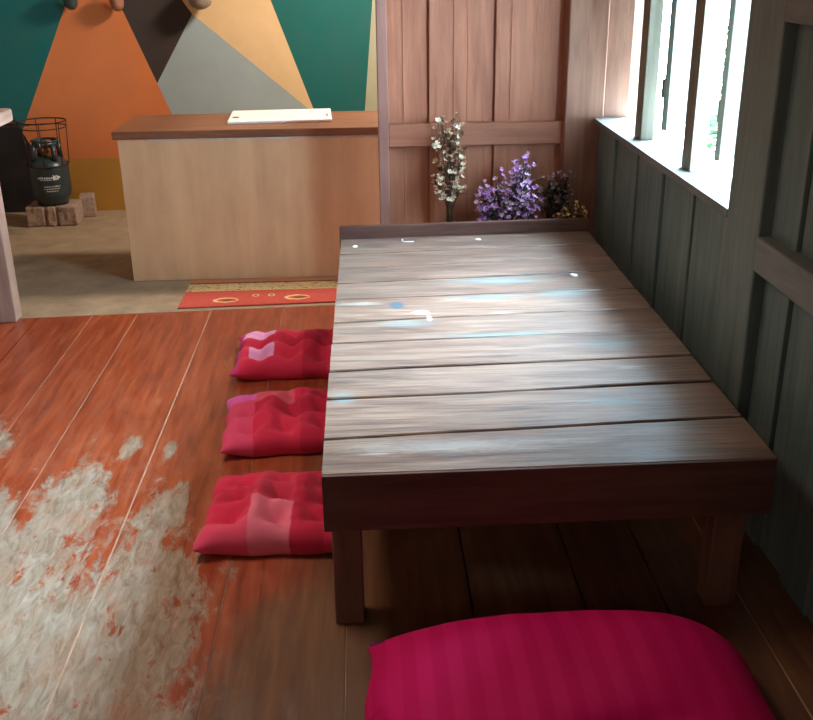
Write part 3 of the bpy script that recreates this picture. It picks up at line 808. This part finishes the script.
tg = [(random.uniform(-.035, .075), random.uniform(-.04, .04), random.uniform(.45, .60)) for k in range(26)]
bouquet('faded_bouquet', (.81, FY + .085, 0), 'dull faded mauve flowers to the right of the bright purple bouquet', .36, tg, M['stem_green'], [M['faded_flower'], M['faded_flower'], M['stem_green']], .010, 7, .020)
tg = [(random.uniform(-.05, .04), random.uniform(-.02, .02), random.uniform(.47, .51)) for k in range(14)]
bouquet('yellow_flowers', (.89, FY - .09, 0), 'low bunch of small yellow flowers at the corner post beside the window wall', .36, tg, M['stem_green'], [M['yellow_flower'], M['yellow_flower'], M['stem']], .008, 6, .013)

# ------------------------------------------------------------------ light
W = bpy.data.worlds.new('sky'); S.world = W; W.use_nodes = True
bg = W.node_tree.nodes['Background']; bg.inputs[0].default_value = (.52, .78, 1.0, 1); bg.inputs[1].default_value = 58.0
def lamp(name, typ, loc, tgt, energy, color, **k):
    L = bpy.data.lights.new(name, typ); L.energy = energy; L.color = color
    for a, v in k.items(): setattr(L, a, v)
    o = bpy.data.objects.new(name, L); COL.objects.link(o); o.location = loc
    o.rotation_euler = (Vector(tgt) - Vector(loc)).to_track_quat('-Z', 'Y').to_euler()
    return o
sd = Vector((1.0, .72, 1.0)).normalized()
lamp('sun', 'SUN', sd * 8, (0, 0, 0), 32, (.50, .80, 1.0), angle=math.radians(30))
p = lamp('window_portal', 'AREA', (1.17, (Y0 + Y1) / 2, 1.38), (0, (Y0 + Y1) / 2, 1.38), 1, (1, 1, 1), shape='RECTANGLE', size=1.7, size_y=1.1)
p.data.cycles.is_portal = True
lamp('kitchen_lamp', 'AREA', (.55, 5.3, 2.35), (-.9, 5.7, .6), 70, (1.0, .91, .80), shape='DISK', size=.35)
lamp('room_fill', 'AREA', (-.9, 2.5, 2.45), (-.75, 2.4, 0), 13, (1.0, .86, .76), shape='RECTANGLE', size=1.0, size_y=.3, spread=math.radians(115))  # unseen overhead fill, added to brighten the cushions and left floor

lamp('near_fill', 'AREA', (-.9, -1.2, 1.9), (.0, 2.2, .1), 7, (1.0, .95, .90), shape='RECTANGLE', size=.9, size_y=1.2)  # fill light added behind the camera for the pillow and table front

# ------------------------------------------------------------------ camera
cam = bpy.data.cameras.new('camera'); co = bpy.data.objects.new('camera', cam); COL.objects.link(co)
f, pitch, yaw, roll = 994.4, .38609, .040945, -.01301
cy, sy, cp, sp = math.cos(yaw), math.sin(yaw), math.cos(pitch), math.sin(pitch)
fw = Vector((sy * cp, cy * cp, -sp)); rt = Vector((cy, -sy, 0)); up = rt.cross(fw)
r2 = rt * math.cos(roll) + up * math.sin(roll); u2 = -rt * math.sin(roll) + up * math.cos(roll)
m = Matrix((r2, u2, -fw)).transposed().to_4x4(); m.translation = (0, 0, 1.5)
co.matrix_world = m
cam.sensor_fit = 'HORIZONTAL'; cam.sensor_width = 36; cam.lens = f / 813 * 36
cam.clip_start = .05
S.camera = co
S.view_settings.view_transform = 'Standard'; S.view_settings.look = 'None'; S.view_settings.gamma = 1
S.view_settings.use_curve_mapping = False; S.view_settings.exposure = 0.0
